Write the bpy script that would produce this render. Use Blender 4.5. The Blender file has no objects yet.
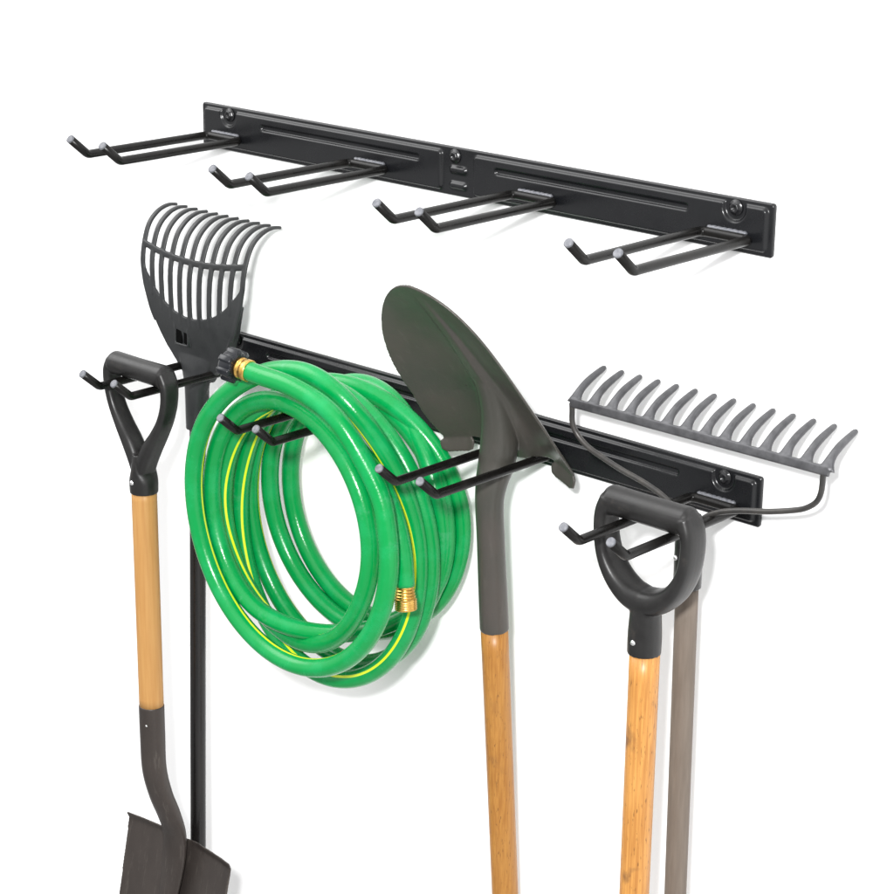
import bpy, bmesh, math
import numpy as np
from mathutils import Vector, Matrix

sc = bpy.context.scene
col = sc.collection

# ------------------------------------------------------------------ camera
CAM = Vector((2.0628, -1.7825, 0.4978))
R_RIGHT = Vector((0.73234, 0.68085, 0.01081))
R_FWD = Vector((-0.64417, 0.69786, -0.31312))
R_UP = Vector((-0.22073, 0.22235, 0.94965))
F = 2172.65          # focal length in photo pixels (894 wide)
cd = bpy.data.cameras.new('camera')
cam = bpy.data.objects.new('camera', cd)
col.objects.link(cam)
cd.sensor_width = 36
cd.lens = 36 * F / 894
cd.clip_start = 0.05
cd.clip_end = 100
M3 = Matrix((R_RIGHT, R_UP, -R_FWD)).transposed()
cam.matrix_world = Matrix.Translation(CAM) @ M3.to_4x4()
sc.camera = cam
sc.render.resolution_x = sc.render.resolution_y = 1024


def at(px, py, Y):
    """world point seen at photo pixel (px, py) on the plane y = Y"""
    d = R_FWD + R_RIGHT * ((px - 447) / F) - R_UP * ((py - 447) / F)
    return CAM + d * ((Y - CAM.y) / d.y)


# ------------------------------------------------------------------ materials
def mat(name, base, rough=0.5, metal=0.0, spec=0.5, noise=None, bump=None, coat=0.0, wear=None):
    m = bpy.data.materials.new(name)
    m.use_nodes = True
    nt = m.node_tree
    b = nt.nodes['Principled BSDF']
    b.inputs['Base Color'].default_value = (*base, 1)
    b.inputs['Roughness'].default_value = rough
    b.inputs['Metallic'].default_value = metal
    b.inputs['Specular IOR Level'].default_value = spec
    b.inputs['Coat Weight'].default_value = coat
    b.inputs['Coat Roughness'].default_value = 0.12
    tc = nt.nodes.new('ShaderNodeTexCoord')
    if noise:   # (scale, colour2, lo, hi, stretch xyz, rough amount)
        mp = nt.nodes.new('ShaderNodeMapping')
        mp.inputs['Scale'].default_value = noise[4]
        nt.links.new(tc.outputs['Object'], mp.inputs['Vector'])
        n = nt.nodes.new('ShaderNodeTexNoise')
        n.inputs['Scale'].default_value = noise[0]
        n.inputs['Detail'].default_value = 6
        n.inputs['Roughness'].default_value = 0.6
        nt.links.new(mp.outputs[0], n.inputs['Vector'])
        mr = nt.nodes.new('ShaderNodeMapRange')
        mr.inputs['From Min'].default_value = noise[2]
        mr.inputs['From Max'].default_value = noise[3]
        nt.links.new(n.outputs['Fac'], mr.inputs['Value'])
        mx = nt.nodes.new('ShaderNodeMix')
        mx.data_type = 'RGBA'
        mx.inputs['A'].default_value = (*base, 1)
        mx.inputs['B'].default_value = (*noise[1], 1)
        nt.links.new(mr.outputs[0], mx.inputs['Factor'])
        nt.links.new(mx.outputs['Result'], b.inputs['Base Color'])
        ra = noise[5]
        mr2 = nt.nodes.new('ShaderNodeMapRange')
        mr2.inputs['From Min'].default_value = 0.3
        mr2.inputs['From Max'].default_value = 0.7
        mr2.inputs['To Min'].default_value = rough - ra
        mr2.inputs['To Max'].default_value = rough + ra
        nt.links.new(n.outputs['Fac'], mr2.inputs['Value'])
        nt.links.new(mr2.outputs[0], b.inputs['Roughness'])
    if wear:    # (scale, stretch xyz, lo, hi, colour, amount): rubbed streaks and scuffs
        mp = nt.nodes.new('ShaderNodeMapping')
        mp.inputs['Scale'].default_value = wear[1]
        mp.inputs['Rotation'].default_value = (0.2, 0.5, 0.3)
        nt.links.new(tc.outputs['Object'], mp.inputs['Vector'])
        n3 = nt.nodes.new('ShaderNodeTexNoise')
        n3.inputs['Scale'].default_value = wear[0]
        n3.inputs['Detail'].default_value = 8
        n3.inputs['Roughness'].default_value = 0.7
        nt.links.new(mp.outputs[0], n3.inputs['Vector'])
        r3 = nt.nodes.new('ShaderNodeMapRange')
        r3.inputs['From Min'].default_value = wear[2]
        r3.inputs['From Max'].default_value = wear[3]
        r3.inputs['To Max'].default_value = wear[5]
        nt.links.new(n3.outputs['Fac'], r3.inputs['Value'])
        x3 = nt.nodes.new('ShaderNodeMix')
        x3.data_type = 'RGBA'
        x3.inputs['B'].default_value = (*wear[4], 1)
        nt.links.new(mx.outputs['Result'], x3.inputs['A'])
        nt.links.new(r3.outputs[0], x3.inputs['Factor'])
        nt.links.new(x3.outputs['Result'], b.inputs['Base Color'])
    if bump:    # (scale, strength, distance)
        n2 = nt.nodes.new('ShaderNodeTexNoise')
        n2.inputs['Scale'].default_value = bump[0]
        n2.inputs['Detail'].default_value = 3
        nt.links.new(tc.outputs['Object'], n2.inputs['Vector'])
        bp = nt.nodes.new('ShaderNodeBump')
        bp.inputs['Strength'].default_value = bump[1]
        bp.inputs['Distance'].default_value = bump[2]
        nt.links.new(n2.outputs['Fac'], bp.inputs['Height'])
        nt.links.new(bp.outputs[0], b.inputs['Normal'])
    return m


def bamboo(name, c0, c1, c2, knots):
    m = mat(name, c0, 0.38, spec=0.4)
    nt = m.node_tree
    b = nt.nodes['Principled BSDF']
    tc = nt.nodes.new('ShaderNodeTexCoord')

    def tex(scale, st, lo, hi, detail=6):
        mp = nt.nodes.new('ShaderNodeMapping')
        mp.inputs['Scale'].default_value = st
        nt.links.new(tc.outputs['Object'], mp.inputs['Vector'])
        n = nt.nodes.new('ShaderNodeTexNoise')
        n.inputs['Scale'].default_value = scale
        n.inputs['Detail'].default_value = detail
        nt.links.new(mp.outputs[0], n.inputs['Vector'])
        r = nt.nodes.new('ShaderNodeMapRange')
        r.inputs['From Min'].default_value = lo
        r.inputs['From Max'].default_value = hi
        nt.links.new(n.outputs['Fac'], r.inputs['Value'])
        return r.outputs[0]

    def mix(a, f, c, amt=1.0):
        mx = nt.nodes.new('ShaderNodeMix')
        mx.data_type = 'RGBA'
        if isinstance(a, tuple):
            mx.inputs['A'].default_value = (*a, 1)
        else:
            nt.links.new(a, mx.inputs['A'])
        mx.inputs['B'].default_value = (*c, 1)
        mm = nt.nodes.new('ShaderNodeMath')
        mm.operation = 'MULTIPLY'
        mm.inputs[1].default_value = amt
        nt.links.new(f, mm.inputs[0])
        nt.links.new(mm.outputs[0], mx.inputs['Factor'])
        return mx.outputs['Result']
    c = mix(c0, tex(55, (7, 7, 0.3), 0.40, 0.62), c1, 0.9)
    c = mix(c, tex(150, (6, 6, 0.2), 0.50, 0.66), c1, 0.6)
    c = mix(c, tex(9, (1, 1, 0.6), 0.5, 0.72, 3), c2, 0.5)
    c = mix(c, tex(210, (3, 3, 0.5), 0.62, 0.69, 4), (0.13, 0.055, 0.015), 0.8)
    c = mix(c, tex(30, (1, 1, 0.75), 0.60, 0.72, 6), (0.13, 0.06, 0.025), knots)
    nt.links.new(c, b.inputs['Base Color'])
    return m


M = {
    'wall': mat('wall_paint', (0.92, 0.92, 0.92), 0.9, spec=0.1),
    'powder': mat('black_powder_coat', (0.0055, 0.0058, 0.0068), 0.27, spec=0.38,
                  noise=(30, (0.0075, 0.0078, 0.009), 0.35, 0.7, (1, 1, 1), 0.05), bump=(900, 0.04, 0.0003)),
    'rod': mat('black_rod_coat', (0.0042, 0.004, 0.0038), 0.30, spec=0.22,
               noise=(60, (0.009, 0.008, 0.0072), 0.4, 0.75, (1, 1, 1), 0.08), bump=(700, 0.1, 0.0004)),
    'bare': mat('bare_cut_steel', (0.15, 0.152, 0.165), 0.5, metal=0.3,
                noise=(240, (0.10, 0.105, 0.12), 0.4, 0.7, (1, 1, 1), 0.1), bump=(400, 0.3, 0.0006)),
    'screw': mat('black_screw', (0.010, 0.010, 0.011), 0.25, spec=0.4),
    'grip': mat('grip_plastic', (0.0095, 0.009, 0.009), 0.36, spec=0.36,
                noise=(26, (0.017, 0.0165, 0.016), 0.35, 0.75, (1, 1, 1), 0.09), bump=(500, 0.15, 0.0005),
                 wear=(40, (1, 1, 1), 0.58, 0.72, (0.035, 0.030, 0.026), 0.6)),
    'rake_plastic': mat('rake_plastic', (0.020, 0.021, 0.022), 0.42, spec=0.4,
                        noise=(34, (0.028, 0.029, 0.030), 0.35, 0.75, (1, 1, 1), 0.09), bump=(300, 0.12, 0.0006)),
    'pole': mat('black_pole', (0.006, 0.0055, 0.0055), 0.28, spec=0.4,
                noise=(40, (0.011, 0.0095, 0.009), 0.4, 0.7, (4, 4, 0.3), 0.08)),
    'spade_steel': mat('spade_steel', (0.038, 0.031, 0.028), 0.40, metal=0.4, spec=0.4,
                       noise=(14, (0.062, 0.051, 0.045), 0.3, 0.75, (1, 1, 0.6), 0.08), bump=(260, 0.15, 0.0006),
                       wear=(26, (5, 2, 0.5), 0.56, 0.72, (0.13, 0.115, 0.10), 0.6)),
    'shovel_steel': mat('shovel_steel', (0.050, 0.049, 0.042), 0.34, metal=0.12, spec=0.4,
                        noise=(12, (0.068, 0.057, 0.051), 0.4, 0.75, (1, 1, 0.7), 0.07), bump=(240, 0.15, 0.0006),
                        wear=(24, (5, 2, 0.5), 0.56, 0.72, (0.11, 0.10, 0.09), 0.3)),
    'rake_steel': mat('rake_steel', (0.060, 0.060, 0.064), 0.42, metal=0.5, spec=0.5,
                      noise=(90, (0.10, 0.10, 0.105), 0.35, 0.7, (1, 1, 1), 0.08), bump=(300, 0.2, 0.0008)),
    'bow': mat('bow_steel', (0.035, 0.034, 0.033), 0.35, metal=0.3, spec=0.5,
               noise=(60, (0.06, 0.055, 0.05), 0.4, 0.7, (1, 1, 1), 0.08)),
    'grey_shaft': mat('grey_painted_wood', (0.125, 0.10, 0.08), 0.6, spec=0.3,
                      noise=(40, (0.165, 0.135, 0.11), 0.35, 0.7, (4, 4, 0.35), 0.05), bump=(160, 0.1, 0.0005)),
    'wood': mat('light_wood', (0.45, 0.24, 0.078), 0.5, spec=0.35,
                noise=(50, (0.38, 0.18, 0.05), 0.4, 0.75, (5, 5, 0.2), 0.06)),
    'bamboo': bamboo('knotty_bamboo', (0.50, 0.24, 0.06), (0.36, 0.15, 0.032), (0.52, 0.27, 0.08), 0.85),
    'golden': bamboo('golden_wood', (0.38, 0.175, 0.036), (0.29, 0.12, 0.022), (0.40, 0.20, 0.05), 0.25),
    'hose': mat('green_hose', (0.0005, 0.245, 0.052), 0.24, spec=0.38,
                noise=(26, (0.004, 0.30, 0.085), 0.45, 0.75, (1, 1, 1), 0.10), bump=(420, 0.22, 0.0008),
                 wear=(34, (1, 1, 1), 0.60, 0.70, (0.05, 0.30, 0.13), 0.5)),
    'stripe': mat('yellow_stripe', (0.62, 0.72, 0.02), 0.30, spec=0.5),
    'brass': mat('brass', (0.80, 0.50, 0.14), 0.3, metal=1.0,
                 noise=(120, (0.62, 0.34, 0.08), 0.4, 0.7, (1, 1, 1), 0.1)),
    'coupling': mat('coupling_plastic', (0.006, 0.007, 0.010), 0.25, spec=0.45),
    'slot_shade': mat('recess_shade_paint', (0.002, 0.002, 0.002), 0.9, spec=0.05),  # near-black colour standing in for the shade inside the rake's slot
    'rivet': mat('rivet_metal', (0.75, 0.75, 0.75), 0.25, metal=1.0),
}


# ------------------------------------------------------------------ mesh helpers
def V(*a):
    return Vector(a)


class MB:
    """collects shapes that become ONE mesh object"""

    def __init__(self):
        self.bm = bmesh.new()

    def rings(self, rings, closed=False, cap=True, mats=None, smooth=True):
        bm = self.bm
        rs = [[bm.verts.new(p) for p in r] for r in rings]
        n = len(rs[0])
        k = len(rs)
        for i in range(k if closed else k - 1):
            a, b = rs[i], rs[(i + 1) % k]
            for j in range(n):
                f = bm.faces.new((a[j], a[(j + 1) % n], b[(j + 1) % n], b[j]))
                f.smooth = smooth
                if mats:
                    f.material_index = mats[j]
        if cap and not closed:
            for r, rev in ((rs[0], True), (rs[-1], False)):
                f = bm.faces.new(list(reversed(r)) if rev else r)
                f.smooth = False
        return rs

    def tube(self, pts, rad, n=16, ref=None, closed=False, cap=True, mats=None, phase=0.0, power=2.0):
        """pts: points, rad: number, (a,b) or list of them; a is along the ref side"""
        pts = [Vector(p) for p in pts]
        k = len(pts)
        if not isinstance(rad, list):
            rad = [rad] * k
        rings = []
        up = None
        for i, p in enumerate(pts):
            if closed:
                t = pts[(i + 1) % k] - pts[i - 1]
            else:
                t = pts[min(i + 1, k - 1)] - pts[max(i - 1, 0)]
            t.normalize()
            if ref is not None:
                u = Vector(ref) - t * t.dot(Vector(ref))
            else:
                if up is None:
                    up = V(0, 0, 1) if abs(t.z) < .9 else V(1, 0, 0)
                u = up - t * t.dot(up)
            u.normalize()
            up = u
            v = t.cross(u)
            r = rad[i]
            a, b = (r, r) if not isinstance(r, (tuple, list)) else r
            ph = phase[i] if isinstance(phase, list) else phase
            ring = []
            for j in range(n):
                th = 2 * math.pi * j / n + ph
                c, s = math.cos(th), math.sin(th)
                e = 2.0 / power
                ring.append(p + u * (a * math.copysign(abs(c) ** e, c)) + v * (b * math.copysign(abs(s) ** e, s)))
            rings.append(ring)
        return self.rings(rings, closed, cap, mats)

    def box(self, c, sx, sy, sz, rot=None):
        bm = self.bm
        vs = []
        for dx in (-1, 1):
            for dy in (-1, 1):
                for dz in (-1, 1):
                    d = V(dx * sx / 2, dy * sy / 2, dz * sz / 2)
                    if rot:
                        d = rot @ d
                    vs.append(bm.verts.new(Vector(c) + d))
        for q in ((0, 1, 3, 2), (4, 6, 7, 5), (0, 4, 5, 1), (2, 3, 7, 6), (0, 2, 6, 4), (1, 5, 7, 3)):
            bm.faces.new([vs[i] for i in q])

    def ball(self, c, r, sx=1, sy=1, sz=1, seg=20):
        rows = []
        m = Matrix.Translation(c) @ Matrix.Diagonal((sx, sy, sz, 1))
        res = bmesh.ops.create_uvsphere(self.bm, u_segments=seg, v_segments=seg // 2, radius=r, matrix=m)
        for v in res['verts']:
            for f in v.link_faces:
                f.smooth = True

    def build(self, name, material, parent=None, base=None):
        bmesh.ops.recalc_face_normals(self.bm, faces=self.bm.faces[:])
        if base is not None:
            bmesh.ops.translate(self.bm, verts=self.bm.verts[:], vec=-Vector(base))
        me = bpy.data.meshes.new(name)
        self.bm.to_mesh(me)
        self.bm.free()
        ms = material if isinstance(material, list) else [material]
        for m in ms:
            me.materials.append(m)
        o = bpy.data.objects.new(name, me)
        col.objects.link(o)
        if parent is not None:
            o.parent = parent
        return o


def fuse(o, voxel=0.0011, it=4, fac=0.6):
    """weld the overlapping closed shapes of one mesh into one skin"""
    m = o.modifiers.new('fuse', 'REMESH')
    m.mode = 'VOXEL'
    m.voxel_size = voxel
    m.use_smooth_shade = True
    if it:
        s = o.modifiers.new('soften', 'SMOOTH')
        s.factor = fac
        s.iterations = it


def thing(name, label, cat, loc, group=None):
    o = bpy.data.objects.new(name, None)
    o.empty_display_size = 0.02
    col.objects.link(o)
    o.location = loc
    o['label'] = label
    o['category'] = cat
    if group:
        o['group'] = group
    return o


def smooth_path(ctrl, step=0.004, closed=False):
    """Catmull-Rom through control points, tuples of any length; resampled"""
    P = np.array([list(c) for c in ctrl], float)
    n = len(P)
    out = []
    rng = range(n if closed else n - 1)
    for i in rng:
        if closed:
            p0, p1, p2, p3 = P[(i - 1) % n], P[i], P[(i + 1) % n], P[(i + 2) % n]
        else:
            p1, p2 = P[i], P[i + 1]
            p0 = P[i - 1] if i > 0 else 2 * p1 - p2
            p3 = P[i + 2] if i + 2 < n else 2 * p2 - p1
        k = max(2, int(np.linalg.norm((p2 - p1)[:3]) / step))
        for j in range(k):
            t = j / k
            out.append(0.5 * ((2 * p1) + (p2 - p0) * t + (2 * p0 - 5 * p1 + 4 * p2 - p3) * t * t
                              + (3 * p1 - p0 - 3 * p2 + p3) * t ** 3))
    if not closed:
        out.append(P[-1])
    return out


def round_corner(a, b, c, r, n=8):
    """points of a fillet at b between a and c"""
    a, b, c = Vector(a), Vector(b), Vector(c)
    u = (a - b).normalized()
    v = (c - b).normalized()
    ang = u.angle(v)
    d = r / math.tan(ang / 2)
    p, q = b + u * d, b + v * d
    ctr = b + (u + v).normalized() * (r / math.sin(ang / 2))
    out = []
    for i in range(n + 1):
        t = i / n
        w = (p - ctr) * (1 - t) + (q - ctr) * t
        out.append(ctr + w.normalized() * r)
    return out


# ------------------------------------------------------------------ wall (the setting)
mb = MB()
mb.box((0.45, 0.05, -0.2), 16, 0.1, 12)
wall = mb.build('wall', M['wall'])
wall['kind'] = 'structure'

# ------------------------------------------------------------------ tool rails
L, H = 0.86, 0.0553
BORD, PAN = 0.0050, 0.0040          # border stand-off, extra height of the pressed panel
SCREWS = (0.0520, 0.4300, 0.8145)
HOOKX = (0.0481, 0.2994, 0.5530, 0.8085)
HOOKZ = 0.01705
HS, HL, HR = 0.0299, 0.2002, 0.0051
SZ = 0.0452


def sst(e0, e1, x):
    t = np.clip((x - e0) / (e1 - e0), 0, 1)
    return t * t * (3 - 2 * t)


def rrect(x, z, x0, x1, z0, z1, r):
    cx, cz, hx, hz = (x0 + x1) / 2, (z0 + z1) / 2, (x1 - x0) / 2 - r, (z1 - z0) / 2 - r
    dx = np.abs(x - cx) - hx
    dz = np.abs(z - cz) - hz
    return np.hypot(np.maximum(dx, 0), np.maximum(dz, 0)) + np.minimum(np.maximum(dx, dz), 0) - r


def rail_height(x, z):
    pd = np.minimum(rrect(x, z, 0.0055, 0.4115, 0.0040, 0.0508, 0.006),
                    rrect(x, z, 0.4585, L - 0.0055, 0.0040, 0.0508, 0.006))
    for sx in (SCREWS[0], SCREWS[2]):    # notch round each end screw, open at the top
        n = np.minimum(np.hypot(x - sx, z - SZ) - 0.0125,
                       np.maximum(np.abs(x - sx) - 0.0125, SZ - z))
        pd = np.maximum(pd, -n)
    h = BORD + PAN * (1 - sst(-0.0030, 0.0006, pd))
    # long pressed groove
    for x0, x1 in ((0.1105, 0.3775), (0.4915, 0.7575)):
        d = rrect(x, z, x0, x1, 0.0325, 0.0415, 0.0040)
        h = h - 0.0032 * (1 - sst(-0.0030, 0.0004, d))
    for zc in (0.0300, 0.0125):          # two pills beside the middle
        d = rrect(x, z, 0.4215, 0.4490, zc - 0.0052, zc + 0.0052, 0.0050)
        h = h + 0.0034 * (1 - sst(-0.0040, 0.0006, d))
    ed = rrect(x, z, 0, L, 0, H, 0.0035)     # outline rolls back at the rim
    h = h - 0.0016 * sst(-0.0016, 0.0, ed) ** 2
    return h


def rail_plate(parent):
    ux = np.concatenate([np.arange(0, L, 0.0011), [L]])
    uz = np.linspace(0, H, 74)
    X, Z = np.meshgrid(ux, uz, indexing='ij')
    Hh = rail_height(X, Z)
    # round the plate's four corners by pulling the rim grid in
    r = 0.0035
    Xc, Zc = X.copy(), Z.copy()
    for cx, cz, sx_, sz_ in ((r, r, -1, -1), (L - r, r, 1, -1), (r, H - r, -1, 1), (L - r, H - r, 1, 1)):
        dx, dz = (X - cx) * sx_, (Z - cz) * sz_
        m = (dx > 0) & (dz > 0)
        a, b = np.where(m, dx / r, 0), np.where(m, dz / r, 0)
        Xc = np.where(m, cx + sx_ * r * a * np.sqrt(1 - b * b / 2), Xc)
        Zc = np.where(m, cz + sz_ * r * b * np.sqrt(1 - a * a / 2), Zc)
    nx, nz = X.shape
    verts = np.stack([Xc, -Hh, Zc], -1).reshape(-1, 3).tolist()
    faces = [(i * nz + j, (i + 1) * nz + j, (i + 1) * nz + j + 1, i * nz + j + 1)
             for i in range(nx - 1) for j in range(nz - 1)]
    loop = [i * nz for i in range(nx)] + [(nx - 1) * nz + j for j in range(1, nz)] \
        + [i * nz + nz - 1 for i in range(nx - 2, -1, -1)] + [j for j in range(nz - 2, 0, -1)]
    b0 = len(verts)
    for k in loop:
        v = verts[k]
        verts.append([v[0], -0.0004, v[2]])
    n = len(loop)
    for k in range(n):
        faces.append((loop[k], b0 + k, b0 + (k + 1) % n, loop[(k + 1) % n]))
    faces.append(tuple(b0 + k for k in range(n)))
    me = bpy.data.meshes.new('mounting_plate')
    me.from_pydata(verts, [], faces)
    bm = bmesh.new()
    bm.from_mesh(me)
    bmesh.ops.recalc_face_normals(bm, faces=bm.faces[:])
    for f in bm.faces:
        f.smooth = len(f.verts) == 4
    bm.to_mesh(me)
    bm.free()
    me.materials.append(M['powder'])
    o = bpy.data.objects.new('mounting_plate', me)
    col.objects.link(o)
    o.parent = parent
    return o


def make_rail():
    root = thing('tool_rail', 'x', 'tool rail', (0, 0, 0), 'black wall rails with double hooks')
    rail_plate(root)
    yb = -(BORD + PAN) - HR + 0.0006
    for hx in HOOKX:
        a = MB()
        l, r = hx - HS, hx + HS
        z = HOOKZ
        tip = V(0, -0.0248, 0.0212)
        pts = [V(l, -HL, z) + tip] + round_corner(V(l, -HL, z) + tip, (l, -HL, z), (l, 0, z), 0.010)
        pts += round_corner((l, -HL, z), (l, yb, z), (r, yb, z), 0.0075)
        pts += round_corner((l, yb, z), (r, yb, z), (r, -HL, z), 0.0075)
        pts += round_corner((r, 0, z), (r, -HL, z), V(r, -HL, z) + tip, 0.010) + [V(r, -HL, z) + tip]
        a.tube(pts, HR, 20)
        hook = a.build('double_hook', M['rod'], root)
        td = tip.normalized()
        for x in (l, r):
            c = MB()
            e = V(x, -HL, z) + tip
            c.tube([e - td * 0.0012, e + td * 0.0006, e + td * 0.0011], [HR * 1.012, HR * 1.0, HR * 0.82], 20)
            c.build('hook_tip', M['bare'], hook)
        w = MB()
        nn = 46
        pts, rad = [], []
        for i in range(nn + 1):
            t = i / nn
            x = hx - 0.0245 + 0.049 * t
            pts.append(V(x, yb + 0.0030 - 0.0002 * math.sin(t * 31), z + HR * 0.92 + 0.0003 * math.sin(t * 47)))
            e = min(1, min(t, 1 - t) * 14 + 0.35)
            rad.append((0.0025 * e * (1 + 0.05 * math.sin(t * 75)), 0.0030 * e))
        w.tube(pts, rad, 12, ref=(0, 0, 1))
        w.build('weld_bead', M['bare'], hook)
    for i, sx in enumerate(SCREWS):
        s = MB()
        y0 = -BORD
        prof = [(0.0082, 0.0), (0.0084, -0.0010), (0.0080, -0.0016), (0.0056, -0.0020), (0.0054, -0.0042),
                (0.0046, -0.0050), (0.0024, -0.0051), (0.0022, -0.0034), (0.0002, -0.0034)]
        rings = []
        for k, (r, y) in enumerate(prof):
            hexa = 3 <= k <= 5
            ring = []
            for j in range(36):
                th = 2 * math.pi * j / 36
                rr = r
                if hexa:
                    q = (th + 0.2) % (math.pi / 3) - math.pi / 6
                    rr = r * min(1.06, 0.92 / math.cos(q))
                ring.append(V(sx + rr * math.cos(th), y0 + y, SZ + rr * math.sin(th)))
            rings.append(ring)
        s.rings(rings, cap=True)
        s.build('mounting_screw', M['screw'], root)
    return root


def copy_tree(o, parent=None):
    c = o.copy()
    col.objects.link(c)
    if parent:
        c.parent = parent
    for ch in list(o.children):
        copy_tree(ch, c)
    return c


rail_a = make_rail()
rail_a['label'] = 'empty black steel wall rail, the upper of the two, with four bare double hooks'
rail_b = copy_tree(rail_a)
rail_b.location = (0.0041, 0, -0.2859)
rail_b['label'] = 'lower black steel wall rail whose double hooks carry the garden tools and hose'
HX = [h + 0.0041 for h in HOOKX]
HZ = HOOKZ - 0.2859


# ------------------------------------------------------------------ D-grips
def d_grip(parent, name, c, bar_h, bar_r, outer, depth, thick, sock, rivet_side, base, sharp):
    """c: bar centre; outer: (half width, dz) control points of the arm's centre line from the bar down to the socket"""
    a = MB()
    c = Vector(c)
    # hand bar with swollen, rounded ends
    n = 28
    pts, rad = [], []
    for i in range(n + 1):
        t = i / n
        x = -bar_h + 2 * bar_h * t
        e = min(t, 1 - t) * 2 * bar_h
        rr = bar_r * (0.97 + 0.05 * abs(2 * t - 1) ** 2)
        if e < 0.010:
            rr *= math.sqrt(max(0.08, 1 - (1 - e / 0.010) ** 2.4))
        pts.append(c + V(x, 0, 0))
        rad.append((rr, rr))
    a.tube(pts, rad, 28, ref=(0, 1, 0))
    for s in (-1, 1):
        P = smooth_path([(s * x, 0, z, tk, dp) for (x, z, tk, dp) in outer], 0.003)
        pts = [c + V(p[0], p[1], p[2]) for p in P]
        rad = [(p[4], p[3]) for p in P]
        a.tube(pts, rad, 24, ref=(0, 1, 0), power=2.6)
    z0, z1, z2, r0, r1 = sock
    P = smooth_path([(0, 0, z0, r0 * 0.9, depth * 0.98), (0, 0, z1, r0, max(r1, depth * 0.95)), (0, 0, (z1 + z2) / 2, r1, r1 * 1.02), (0, 0, z2, r1, r1)], 0.003)
    a.tube([c + V(p[0], p[1], p[2]) for p in P], [(p[4], p[3]) for p in P], 32, ref=(0, 1, 0))
    g = a.build(name, M['grip'], parent, base)
    fuse(g, 0.0011, 5, 0.6)
    b = MB()
    zz = z2 + 0.016
    th = rivet_side
    p = c + V((r1 - 0.001) * math.sin(th), -(r1 - 0.001) * math.cos(th), zz)
    b.ball(p, 0.0034, 1, 1, 1, 16)
    b.build('rivet', M['rivet'], g, None).location = -Vector(base)
    return g


def shaft(parent, p0, p1, r, material, base, name='shaft', r1=None, n=28, seg=24):
    a = MB()
    p0, p1 = Vector(p0), Vector(p1)
    pts = [p0.lerp(p1, i / seg) for i in range(seg + 1)]
    r1 = r1 or r
    a.tube(pts, [r + (r1 - r) * i / seg for i in range(seg + 1)], n)
    return a.build(name, material, parent, base)


# ------------------------------------------------------------------ square spade on the first hook
SX, SY = HX[0], -0.1605
spade_base = V(SX, SY, -1.2)
spade = thing('square_spade', 'square-bladed spade with light wooden shaft hanging by its black D-grip from the leftmost lower hook',
              'spade', spade_base)
gc = V(SX, SY, HZ + HR + 0.0143)
arm1 = [(0.0470, 0.004, 0.0078, 0.0135), (0.0542, -0.010, 0.0070, 0.0130), (0.0535, -0.032, 0.0066, 0.0125),
        (0.0460, -0.055, 0.0070, 0.0125), (0.0330, -0.077, 0.0085, 0.0132), (0.0190, -0.097, 0.0105, 0.0140), (0.0090, -0.116, 0.0100, 0.0140), (0.0030, -0.138, 0.007, 0.0125)]
d_grip(spade, 'd_grip', gc, 0.0550, 0.0146, arm1, 0.0145, 0.006, (-0.108, -0.125, -0.159, 0.0100, 0.0178), -0.08, spade_base, True)
zb = gc.z - 0.156
shaft(spade, (SX, SY, zb), (SX, SY, -0.700), 0.0160, M['wood'], spade_base, r1=0.0158)


def blade_tool(parent, base, name, material, path, frog, blade, thick, extra=None, vox=0.0012, it=4):
    """socket tube swept along path into the blade; blade: function (u, w) -> point, grid closed to a solid"""
    a = MB()
    P = smooth_path(path, 0.004)
    a.tube([V(*p[:3]) for p in P], [(p[3], p[4]) for p in P], 28, ref=frog)
    nu, nw = 60, 70
    front, back = [], []
    for i in range(nw + 1):
        fr, bk = [], []
        for j in range(nu + 1):
            p, nrm = blade(-1 + 2 * j / nu, i / nw)
            fr.append(a.bm.verts.new(p + nrm * thick / 2))
            bk.append(a.bm.verts.new(p - nrm * thick / 2))
        front.append(fr)
        back.append(bk)
    bm = a.bm
    for i in range(nw):
        for j in range(nu):
            bm.faces.new((front[i][j], front[i][j + 1], front[i + 1][j + 1], front[i + 1][j]))
            bm.faces.new((back[i][j], back[i + 1][j], back[i + 1][j + 1], back[i][j + 1]))
    for i in range(nw):
        for j in (0, nu):
            bm.faces.new((front[i][j], front[i + 1][j], back[i + 1][j], back[i][j]))
    for j in range(nu):
        for i in (0, nw):
            bm.faces.new((front[i][j], back[i][j], back[i][j + 1], front[i][j + 1]))
    if extra:
        extra(a)
    o = a.build(name, material, parent, base)
    fuse(o, vox, it, 0.55)
    return o


# spade blade: hangs downwards, leaning out from the wall
BT = V(SX + 0.001, -0.119, -0.905)
bl_dir = V(0, -0.24, -1).normalized()
bl_n = V(0, -1, 0.24).normalized()       # faces the room


def spade_surface(u, w):
    hw = 0.1035 - 0.006 * w
    p = BT + V(u * hw, 0, 0) + bl_dir * (0.285 * w)
    dish = 0.012 * (abs(u) ** 2.2) * (1 - 0.35 * w) - 0.010
    # centre frog swelling below the socket
    fr = math.exp(-(u / 0.17) ** 2) * 0.010 * max(0, 1 - w * 1.7)
    curl = 0.006 * max(0, 1 - w / 0.03) * (1 - math.exp(-(u / 0.3) ** 4))
    return p + bl_n * (dish + fr + curl), bl_n


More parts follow.
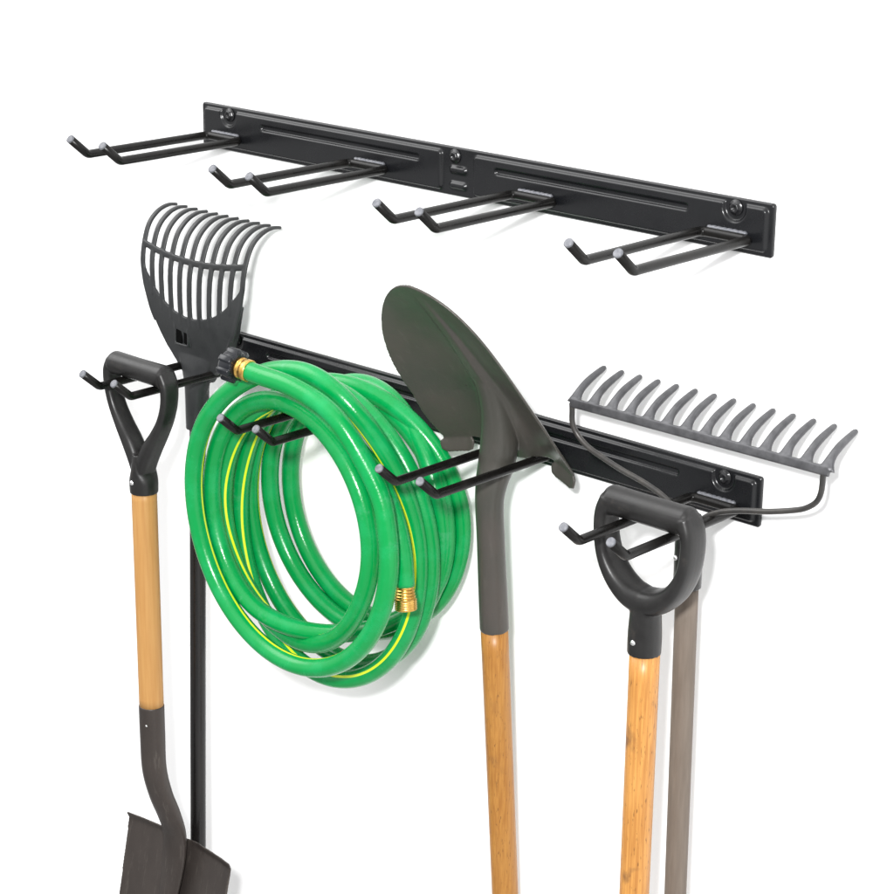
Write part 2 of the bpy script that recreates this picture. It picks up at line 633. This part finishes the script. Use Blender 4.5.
spath = [(SX, SY, -0.6985, 0.0166, 0.0166), (SX, SY, -0.74, 0.0165, 0.0165), (SX, SY + 0.001, -0.79, 0.0160, 0.0162),
         (SX, SY + 0.010, -0.83, 0.0150, 0.0165), (SX, SY + 0.023, -0.865, 0.0135, 0.0185), (SX, SY + 0.031, -0.895, 0.0110, 0.021),
         (SX, SY + 0.029, -0.93, 0.0080, 0.022), (SX, SY + 0.018, -0.98, 0.0060, 0.018), (SX, SY + 0.006, -1.03, 0.004, 0.010)]
blade = blade_tool(spade, spade_base, 'blade', M['spade_steel'], spath, (0, 1, 0), spade_surface, 0.0032)
a = MB()
a.ball(V(SX + 0.0070, SY - 0.0150, -0.722), 0.0015)
a.build('socket_pin', M['rivet'], blade, spade_base)

# ------------------------------------------------------------------ plastic leaf rake, head up
RX = 0.0535
rk_base = V(SX - 0.003, -0.10, -1.35)
rake = thing('leaf_rake', 'dark grey plastic leaf rake hanging head up behind the D-grip of the left spade', 'rake', rk_base)
# profile: distance s along the head -> (y, z)
PROF = smooth_path([(-0.070, -0.300, 0), (-0.072, -0.250, 0), (-0.079, -0.200, 0), (-0.079, -0.150, 0), (-0.074, -0.122, 0),
                    (-0.064, -0.096, 0), (-0.048, -0.080, 0), (-0.030, -0.0725, 0), (-0.0135, -0.0725, 0)], 0.002)
PL = [0.0]
for i in range(1, len(PROF)):
    PL.append(PL[-1] + float(np.hypot(*(PROF[i] - PROF[i - 1])[:2])))
PROF = np.array(PROF)
PL = np.array(PL)
STOT = PL[-1]


def prof(s):
    s = min(max(s, 0), STOT)
    return V(0, float(np.interp(s, PL, PROF[:, 0])), float(np.interp(s, PL, PROF[:, 1])))


def sz(z):      # s at which the (rising) profile has height z
    k = np.argmax(PROF[:, 1] >= z)
    return float(PL[k])


ZC = sz(-0.124)


def rk(u, s):
    """u in [-1, 1] over the head's width"""
    w = 0.0945 + 0.003 * (s - ZC) / 0.1
    y = prof(s)
    x = RX + u * w
    k1 = min(1, max(0, (s - 0.02) / (ZC - 0.02)))
    k2 = min(1, max(0, (s - ZC) / (STOT - ZC)))
    arch = (-0.006 + 0.010 * u * u) * k1 * (1 - k2) - 0.0075 * k2
    bow = 0.012 * u * u * (1 - 0.6 * min(1, max(0, s / STOT)))      # the sides sweep back a little
    p = V(x, y.y + bow * 0.5 - (0.0 if s < ZC else 0.0), y.z + arch)
    return p


def wid(s):     # half width (in u) of the solid pan at s
    return float(np.interp(s, [0, 0.018, 0.030, 0.055, 0.095, 0.128, 0.152, ZC], [0.16, 0.25, 0.34, 0.60, 0.83, 0.955, 1.0, 1.0]))


a = MB()
TH = 0.0036
NT = 11


def ribbon(pts, side, wd, th):
    """a strip with a rounded rectangular section"""
    a.tube(pts, [(wd_, th) for wd_ in wd], 12, ref=side, power=3.5)


s_edge = lambda u: float(np.interp(abs(u), [0, 0.2, 0.45, 0.65, 0.8, 0.9, 1.0], [0.104, 0.105, 0.110, 0.119, 0.131, 0.142, 0.154]))
for i in range(NT):
    u = -1 + 2 * i / (NT - 1)
    s0 = max(0.05, s_edge(u) - 0.012) if abs(u) < 1 else 0.085
    ss = np.linspace(s0, STOT - 0.003 * u * u, 44)
    uu = []
    for s in ss:
        q = (s - ZC) / (STOT - ZC)
        f = 1.0 if q > 0 else 1.0 - 0.04 * min(1, -q * 1.2)
        uu.append(u * f if abs(u) < 1 else u * min(1, wid(s) + 0.0) * (1 if q > 0 else 1))
    wds = [0.0039 if s < STOT - 0.02 else 0.0039 * (0.55 + 0.45 * (STOT - s) / 0.02) for s in ss]
    a.tube([rk(x, s) for x, s in zip(uu, ss)], [(w_, 0.0021) for w_ in wds], 12, ref=(1, 0, 0), power=3.2)
# crossbar
a.tube([rk(-1 + 2 * k / 40, ZC) for k in range(41)], [(0.0042, 0.0023)] * 41, 12, ref=(0, 0, 1), power=3.2)
# pan: solid sheet from the neck up to the V-shaped edge of the slots
bm = a.bm
nu, ns = 64, 60
g = []
for k in range(ns + 1):
    row = []
    for j in range(nu + 1):
        q = -1 + 2 * j / nu
        # column j runs up to its own slot-edge height
        t = k / ns
        u_top = q * 0.985
        s1 = s_edge(u_top)
        s = t * s1
        u = q * min(wid(s), 1.0) * (1 - 0.0)
        u = u if abs(u) < 1 else math.copysign(1, u)
        row.append(rk(u, s))
    g.append(row)
hole = lambda p: False
F_, B_ = [], []
off = V(0, TH / 2, 0)
keep = {}
for k in range(ns):
    for j in range(nu):
        cc = (g[k][j] + g[k + 1][j + 1]) / 2
        if not hole(cc):
            keep[(k, j)] = True
fv, bv = {}, {}
for (k, j) in keep:
    for kk in (k, k + 1):
        for jj in (j, j + 1):
            if (kk, jj) not in fv:
                fv[(kk, jj)] = bm.verts.new(g[kk][jj] - off)
                bv[(kk, jj)] = bm.verts.new(g[kk][jj] + off)
for (k, j) in keep:
    q = [(k, j), (k, j + 1), (k + 1, j + 1), (k + 1, j)]
    bm.faces.new([fv[x] for x in q])
    bm.faces.new([bv[x] for x in reversed(q)])
    for e, nb in (((0, 1), (k - 1, j)), ((1, 2), (k, j + 1)), ((2, 3), (k + 1, j)), ((3, 0), (k, j - 1))):
        if nb not in keep:
            p, r = q[e[0]], q[e[1]]
            bm.faces.new((fv[p], bv[p], bv[r], fv[r]))
# rims folded back along the pan's two sides
for s_ in (-1, 1):
    pts = [rk(s_ * wid(s) * 0.985, s) + V(0, 0.005, 0) for s in np.linspace(0.020, 0.128, 40)]
    rad = [(0.0080 * (1.0 - 0.8 * abs(k / 39 - 0.5) ** 1.5 * 2.2), 0.0019) for k in range(40)]
    a.tube(pts, rad, 12, ref=(0, 1, 0), power=3)
# neck and collar
P = smooth_path([(SX, -0.0725, -0.2475, 0.0012, 0.034), (SX, -0.0715, -0.262, 0.0055, 0.0290), (SX, -0.070, -0.282, 0.0120, 0.0215), (SX, -0.070, -0.300, 0.0150, 0.0160),
                 (SX, -0.070, -0.345, 0.0150, 0.0155)], 0.003)
a.tube([V(*p[:3]) for p in P], [(p[3], p[4]) for p in P], 28, ref=(0, 1, 0))
# raised frame of the hanging slot
slot = rk(-0.20, sz(-0.2215))
slot.y -= TH / 2
for dx, dz, w_, h_ in ((-0.0120, 0, 0.0022, 0.0322), (0.0120, 0, 0.0022, 0.0322), (0, 0.0150, 0.0262, 0.0022), (0, -0.0150, 0.0262, 0.0022)):
    a.box(slot + V(dx, 0.0, dz), w_, 0.0032, h_)
head = a.build('rake_head', M['rake_plastic'], rake, rk_base)
fuse(head, 0.0010, 2, 0.45)
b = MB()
b.box(slot + V(-0.0054, 0.0004, 0), 0.0100, 0.0016, 0.0276)  # dark plates on the uncut pan paint the slot's inner shade
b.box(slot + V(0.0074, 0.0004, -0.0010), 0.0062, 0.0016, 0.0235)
b.build('hanging_slot_shade', M['slot_shade'], head, rk_base)
shaft(rake, (SX, -0.0705, -0.338), (SX - 0.003, -0.098, -1.30), 0.0104, M['pole'], rk_base)

# ------------------------------------------------------------------ round-point shovel on the third hook, blade up
HX3 = HX[2]
sh_base = V(HX3, -0.02, -1.2)
shovel = thing('round_shovel', 'round-point shovel hanging blade up between the hose and the bow rake',
               'shovel', sh_base)
shy = lambda z: -0.0815 + (z + 0.309) * (-0.081)
shaft(shovel, (HX3, shy(-0.470), -0.470), (HX3, shy(-1.18), -1.18), 0.0158, M['golden'], sh_base, r1=0.0160)
TH_S = math.radians(38.5)
LD = V(0, -math.sin(TH_S), math.cos(TH_S))
LN = V(0, -math.cos(TH_S), -math.sin(TH_S))
LB = V(HX3, -0.041, -0.258)


def shovel_surface(u, w):
    t = max(0.0, (w - 0.30) / 0.70)
    hw = 0.0965 * max(0.0, 1 - t ** 2.5) ** 0.62
    hw = max(hw, 0.0008)
    hw *= 1 + 0.03 * math.sin(min(1, w / 0.3) * math.pi) * (w < 0.3)
    x = u * hw
    p = LB + V(x, 0, 0) + LD * (0.274 * w)
    U = x / 0.0965
    dish = 0.014 * (U * U) * (1 + 0.5 * w) + 0.002 * w * w
    half = 0.05 + 0.12 * (1 - w) + 0.20 * max(0, 1 - w * 2) ** 2
    ridge = 0.0135 * (1 - w / 0.93) ** 0.8 if w < 0.93 else 0
    bump = ridge * 1 / (1 + (abs(U) / half) ** (7 - 3.5 * max(0, 1 - w * 2.5)))
    # edge near the shoulder rises toward the neck
    p = p - LD * (0.012 * math.exp(-(U / 0.35) ** 2) * max(0, 1 - w * 6))
    dish -= 0.017 * (1 - U * U) * min(1.0, 0.45 + w * 2.0) * (1 - w ** 3)
    return p + LN * (dish + bump), LN


def shovel_steps(a):
    for s in (-1, 1):
        pts, rad = [], []
        for k in range(20):
            t = k / 19
            u = s * (0.64 + 0.36 * t)
            p, _ = shovel_surface(u, 0.0)
            e = math.sin(math.pi * min(1, max(0, t * 0.9 + 0.05)))
            e = min(1, min(t + 0.03, 1.03 - t) * 7)
            pts.append(p - V(0, 0, 1) * 0.0085 * e)
            rad.append((0.0108 * (0.35 + 0.65 * e), 0.0019))
        a.tube(pts, rad, 12, ref=V(0, -0.12, -0.99), power=3)


hpath = [(HX3, shy(-0.472), -0.472, 0.0168, 0.0168), (HX3, shy(-0.42), -0.42, 0.0166, 0.0164), (HX3, shy(-0.36), -0.36, 0.0160, 0.0158),
         (HX3, shy(-0.32), -0.315, 0.0160, 0.0165), (HX3, -0.0770, -0.290, 0.0175, 0.0190), (HX3, -0.0690, -0.268, 0.0210, 0.0210),
         (HX3, -0.0670, -0.240, 0.0205, 0.0205), (HX3, -0.0730, -0.210, 0.0165, 0.0180), (HX3, -0.0890, -0.176, 0.0115, 0.0150), (HX3, -0.1160, -0.138, 0.0085, 0.0120),
         (HX3, -0.1540, -0.090, 0.0055, 0.0080)]
sb = blade_tool(shovel, sh_base, 'blade', M['shovel_steel'], hpath, (0, 1, 0), shovel_surface, 0.0032, shovel_steps, vox=0.001, it=14)

# ------------------------------------------------------------------ bow rake on the fourth hook, near the wall
BX = 0.8165
br_base = V(BX + 0.004, -0.05, -1.2)
bow = thing('bow_rake', 'steel bow rake hanging head up over the right end of the lower rail', 'rake', br_base)
a = MB()
BY, BZ = -0.061, -0.1835
W2 = 0.1635
# tine profile in the y-z plane
NTN = 14
for i in range(NTN):
    x = BX - W2 + 0.0045 + (2 * W2 - 0.009) * i / (NTN - 1)
    lean = 0.0
    P = smooth_path([(x, BY + 0.0005, BZ + 0.001, 0.0105, 0.0024), (x, BY + 0.0040, BZ + 0.0070, 0.0068, 0.0030), (x, BY + 0.0105, BZ + 0.0135, 0.0046, 0.0038),
                     (x, BY + 0.0210, BZ + 0.0200, 0.0041, 0.0040), (x, BY + 0.0340, BZ + 0.0252, 0.0037, 0.0037), (x, BY + 0.0485, BZ + 0.0298, 0.0031, 0.0031), (x, BY + 0.0515, BZ + 0.0306, 0.0018, 0.0018)], 0.0025)
    a.tube([V(*p[:3]) for p in P], [(p[3], p[4]) for p in P], 16, ref=(1, 0, 0), power=2.4)
a.tube([(BX - W2 + 2 * W2 * k / 60, BY, BZ + 0.001) for k in range(61)], [(0.0052, 0.0022)] * 61, 16, ref=V(0, 0.15, 1), power=4)
hd = a.build('tine_bar', M['rake_steel'], bow, br_base)
fuse(hd, 0.0009, 3, 0.5)
a = MB()
for s in (-1, 1):
    ctrl = [(0.1592, -0.0005, -0.1835), (0.1590, 0.0, -0.190), (0.1580, -0.0, -0.206), (0.1520, 0.002, -0.2180), (0.1400, 0.003, -0.2275), (0.1250, 0.004, -0.2340),
            (0.0950, 0.004, -0.2430), (0.0600, 0.004, -0.2510), (0.0320, 0.003, -0.2605), (0.0140, 0.001, -0.2740), (0.0050, 0.0, -0.2950), (0.0042, 0, -0.325)]
    P = smooth_path([(BX + s * x - 0.003, BY + 0.001 + y, z) for x, y, z in ctrl], 0.004)
    a.tube([V(*p) for p in P], [(0.0031, 0.0031)] * len(P), 14)
a.build('bow', M['bow'], bow, br_base)
a = MB()
fp = [(BX - 0.003, BY + 0.005, z, r) for z, r in ((-0.290, 0.0085), (-0.296, 0.0135), (-0.302, 0.0150), (-0.350, 0.0150), (-0.3515, 0.0135))]
a.tube([V(*p[:3]) for p in fp], [p[3] for p in fp], 28)
fer = a.build('ferrule', M['grip'], bow, br_base)
b = MB()
b.ball(V(BX - 0.0095, BY + 0.005 - 0.0130, -0.3165), 0.003)
b.build('rivet', M['rivet'], fer, br_base)
shaft(bow, (BX - 0.003, BY + 0.005, -0.350), (BX + 0.003, BY + 0.010, -1.15), 0.0122, M['grey_shaft'], br_base, r1=0.0120)

# ------------------------------------------------------------------ second D-grip tool, hung by its grip near the hook tips
GX, GY = HX[3], -0.1245
d2_base = V(GX, GY, -1.2)
tool2 = thing('d_handle_tool', 'knotty wooden shaft with a rounded black D-grip hooked over the rightmost lower hook',
              'garden tool', d2_base)
gc2 = V(GX, GY, HZ + HR + 0.0150)
arm2 = [(0.0475, 0.004, 0.0100, 0.0165), (0.0545, -0.012, 0.0085, 0.0170), (0.0550, -0.034, 0.0080, 0.0175),
        (0.0500, -0.057, 0.0085, 0.0180), (0.0380, -0.078, 0.0105, 0.0185), (0.0200, -0.093, 0.0130, 0.0185), (0.0, -0.099, 0.0150, 0.0175)]
d_grip(tool2, 'd_grip', gc2, 0.0570, 0.0160, arm2, 0.017, 0.006, (-0.098, -0.118, -0.156, 0.0165, 0.0178), -0.08, d2_base, False)
shaft(tool2, (GX + 0.001, GY, gc2.z - 0.154), (GX, GY, -1.15), 0.0160, M['bamboo'], d2_base)

# ------------------------------------------------------------------ coiled hose on the second hook
HRD = 0.0112
hose_c = V(0.3250, -0.10, -0.39)
hose = thing('garden_hose', 'bright green garden hose with yellow stripe coiled over the second lower hook', 'hose', hose_c)

RINGS = {   # px centre, px half width, px half height, depth
    'A': (288.5, 526, 99, 145, -0.172), 'U': (288, 524, 98, 139, -0.170), 'T': (301, 521, 95, 152, -0.160), 'B': (288, 520, 81, 117, -0.1495),
    'N': (303, 528, 81, 124, -0.127), 'C': (325, 536, 89, 147, -0.1045), 'D': (339, 526, 91, 141, -0.082),
    'E': (355, 512, 87, 121, -0.0595), 'F': (373, 503, 86, 119, -0.037)}


def ring_geo(k):
    cx, cy, hw, hh, Y = RINGS[k]
    c = at(cx, cy, Y)
    s = 0.01
    e0, e1 = at(cx + 10, cy, Y), at(cx, cy + 10, Y)
    # local linear map pixel -> plane
    ax = (e0 - c) / 10
    ay = (e1 - c) / 10
    J = np.array([[ax.x, ay.x], [ax.z, ay.z]])
    K = np.linalg.inv(J)        # world (x, z) -> pixel
    rx = hw / math.hypot(K[0, 0], K[0, 1])
    rz = math.sqrt(max(hh ** 2 - (K[1, 0] * rx) ** 2, 1)) / abs(K[1, 1])
    return np.array([c.x, c.z, rx, rz, Y])


G = {k: ring_geo(k) for k in RINGS}
# angle runs clockwise as seen in the photo, 0 = left, 90 = top, 180 = right, 270 = bottom
# (turn, params): rings held over most of a turn, with changes over the top or under the bottom
KEYS = [(0.28, 'A'), (0.86, 'A'), (1.10, 'U'), (1.29, 'T'), (1.47, 'C'), (2.20, 'C'), (2.50, 'D'), (3.15, 'D'), (3.50, 'F'), (4.20, 'F'), (4.45, 'E'),
        (5.55, 'E'), (5.85, 'B'), (6.55, 'B'), (6.80, 'N'), (7.22, 'N')]
# angle of the yellow stripe round the tube: 0 faces the room, positive turns it to the inside of the coil
SKEYS_T = [0.0, 0.5, 0.8, 1.0, 1.15, 1.3, 1.5, 1.7, 2.0, 2.3, 2.6, 3.0, 3.4, 4.0, 5.0, 5.6, 6.0, 6.5, 6.8, 7.0, 7.3]
SKEYS_P = [2.0, 2.0, 0.9, 1.05, 1.7, 1.2, 0.1, 0.3, 0.25, 1.5, 1.9, 1.2, 2.2, 2.6, 2.8, 2.4, 1.9, 2.1, 1.2, 0.2, 1.6]
END_DIR = None
ctrl = []
# free end with the black coupling, up at the left
for px, py, Y in ((247.5, 370.5, -0.196), (262, 376, -0.194), (295, 388, -0.190), (337, 419, -0.186)):
    p = at(px, py, Y)
    ctrl.append((p.x, p.y, p.z, 2.0))


def ring_pt(t):
    ks = KEYS
    if t <= ks[0][0]:
        g = G[ks[0][1]]
    elif t >= ks[-1][0]:
        g = G[ks[-1][1]]
    else:
        for (t0, k0), (t1, k1) in zip(ks, ks[1:]):
            if t0 <= t <= t1:
                q = (t - t0) / (t1 - t0)
                q = q * q * (3 - 2 * q)
                g = G[k0] * (1 - q) + G[k1] * q
                break
    th = 2 * math.pi * t
    wob = 1 + 0.010 * math.sin(3.1 * t * 2 + 1) + 0.008 * math.sin(th * 2 + t * 5)
    x = g[0] - g[2] * wob * math.cos(th)
    z = g[1] + g[3] * wob * math.sin(th)
    y = g[4] + 0.003 * math.sin(th * 1.0 + t * 3.3)
    return (x, y, z, float(np.interp(t, SKEYS_T, SKEYS_P)))


t = 0.42
while t < 7.24:
    ctrl.append(ring_pt(t))
    t += 0.04
for px, py, Y in ((345, 437, -0.146), (376, 475, -0.143), (395, 518, -0.1425), (403, 556, -0.144), (405, 586, -0.146)):
    p = at(px, py, Y)
    ctrl.append((p.x, p.y, p.z, 2.2))
P4 = smooth_path(ctrl, 0.004)
P = [V(*p[:3]) for p in P4]
# relax a little so there are no kinks
for _ in range(10):
    Q = [p.copy() for p in P]
    for i in range(1, len(P) - 1):
        Q[i] = P[i] * 0.5 + (P[i - 1] + P[i + 1]) * 0.25
    P = Q
n = 46
phs = [float(p[3]) for p in P4]
a = MB()
mats = [1 if j in (0, 1) else 0 for j in range(n)]
a.tube(P, HRD, n, ref=(0.55, -0.75, 0.30), mats=mats, phase=phs)
a.build('hose_tube', [M['hose'], M['stripe']], hose, hose_c)


def axis_frame(p, d):
    d = d.normalized()
    u = V(0, 0, 1) - d * d.z
    u.normalize()
    return p, d, u, d.cross(u)


def lathe(mbx, p, d, prof, n=32, lobes=None):
    p, d, u, v = axis_frame(p, d)
    rings = []
    for (s, r, lob) in prof:
        ring = []
        for j in range(n):
            th = 2 * math.pi * j / n
            rr = r
            if lob:
                q = math.cos(th * lob)
                rr = r * (1 + 0.17 * max(0, min(1, q * 3)))
            ring.append(p + d * s + u * rr * math.cos(th) + v * rr * math.sin(th))
        rings.append(ring)
    mbx.rings(rings)


d0 = (P[0] - P[3]).normalized()
a = MB()
lathe(a, P[0], d0, [(-0.004, 0.0121, 0), (-0.003, 0.0128, 0), (0.003, 0.0128, 0), (0.004, 0.0120, 0), (0.008, 0.0118, 0), (0.0085, 0.0124, 0), (0.011, 0.0124, 0), (0.0115, 0.0112, 0), (0.016, 0.0112, 0)])
a.build('brass_ferrule', M['brass'], hose, hose_c)
a = MB()
lathe(a, P[0], d0, [(0.0125, 0.011, 0), (0.013, 0.0158, 7), (0.0145, 0.0170, 7), (0.029, 0.0172, 7), (0.031, 0.0160, 7), (0.0312, 0.0125, 0), (0.034, 0.0120, 0), (0.0342, 0.009, 0), (0.026, 0.0085, 0)], n=112)
a.build('hose_coupling', M['coupling'], hose, hose_c)
d1 = (P[-1] - P[-4]).normalized()
a = MB()
pr = [(-0.004, 0.0112, 0), (-0.003, 0.0122, 0)]
s = 0.0
for k in range(4):
    r = 0.0122 + 0.0006 * k
    pr += [(s, r, 0), (s + 0.0015, r + 0.0008, 0), (s + 0.003, r, 0), (s + 0.0034, r - 0.0006, 0)]
    s += 0.0036
pr += [(s, 0.0142, 0), (s + 0.001, 0.0152, 0)]
s += 0.001
for k in range(5):
    pr += [(s, 0.0150, 0), (s + 0.0013, 0.0160, 0), (s + 0.0026, 0.0150, 0)]
    s += 0.0027
pr += [(s, 0.0142, 0), (s + 0.0005, 0.011, 0), (s - 0.006, 0.0105, 0)]
pr = [(s_ * 0.95, r_ * 0.80, l_) for s_, r_, l_ in pr]
lathe(a, P[-1], d1, pr, n=40)
a.build('brass_end_fitting', M['brass'], hose, hose_c)

# ------------------------------------------------------------------ light
w = bpy.data.worlds.new('World')
sc.world = w
w.use_nodes = True
nt = w.node_tree
bg = nt.nodes['Background']
bg.inputs['Strength'].default_value = 1.0
tc = nt.nodes.new('ShaderNodeTexCoord')


def lobe(direction, lo, hi, amount):
    """a broad soft light patch of the white studio, round a direction"""
    d = nt.nodes.new('ShaderNodeVectorMath')
    d.operation = 'DOT_PRODUCT'
    nt.links.new(tc.outputs['Generated'], d.inputs[0])
    d.inputs[1].default_value = Vector(direction).normalized()
    r = nt.nodes.new('ShaderNodeMapRange')
    r.interpolation_type = 'SMOOTHSTEP'
    r.inputs['From Min'].default_value = lo
    r.inputs['From Max'].default_value = hi
    r.inputs['To Max'].default_value = amount
    nt.links.new(d.outputs['Value'], r.inputs['Value'])
    return r.outputs[0]


parts = [lobe((-0.55, -0.55, 0.65), 0.35, 0.85, 0.85), lobe((0.1, -0.35, 0.95), 0.5, 0.9, 0.75),
         lobe((1.0, -0.25, -0.1), 0.80, 0.95, 0.8), lobe((0.35, -0.45, -0.82), 0.4, 0.9, 0.5),
         lobe((-0.66, -0.30, 0.69), 0.88, 0.98, 4.5)]
acc = None
for o_ in parts:
    m_ = nt.nodes.new('ShaderNodeMath')
    m_.operation = 'ADD'
    nt.links.new(o_, m_.inputs[0])
    if acc is None:
        m_.inputs[1].default_value = 0.29
    else:
        nt.links.new(acc, m_.inputs[1])
    acc = m_.outputs[0]
nt.links.new(acc, bg.inputs['Strength'])
bg.inputs['Color'].default_value = (1, 1, 1, 1)


def softbox(name, loc, target, size, power):
    ld = bpy.data.lights.new(name, 'AREA')
    ld.shape = 'DISK' if name == 'key_lamp' else 'RECTANGLE'
    ld.size = size[0]
    if ld.shape == 'RECTANGLE':
        ld.size_y = size[1]
    ld.energy = power
    o = bpy.data.objects.new(name, ld)
    col.objects.link(o)
    o.location = loc
    o.rotation_euler = (Vector(target) - Vector(loc)).to_track_quat('-Z', 'Y').to_euler()
    return o


key = CAM - R_RIGHT * 0.21 + R_UP * 0.24 - R_FWD * 0.1
softbox('key_lamp', key, (0.45, 0, -0.3), (0.18, 0.18), 84)

sc.view_settings.view_transform = 'Standard'
sc.view_settings.look = 'None'
sc.view_settings.exposure = 0
sc.view_settings.gamma = 1
sc.cycles.max_bounces = 6
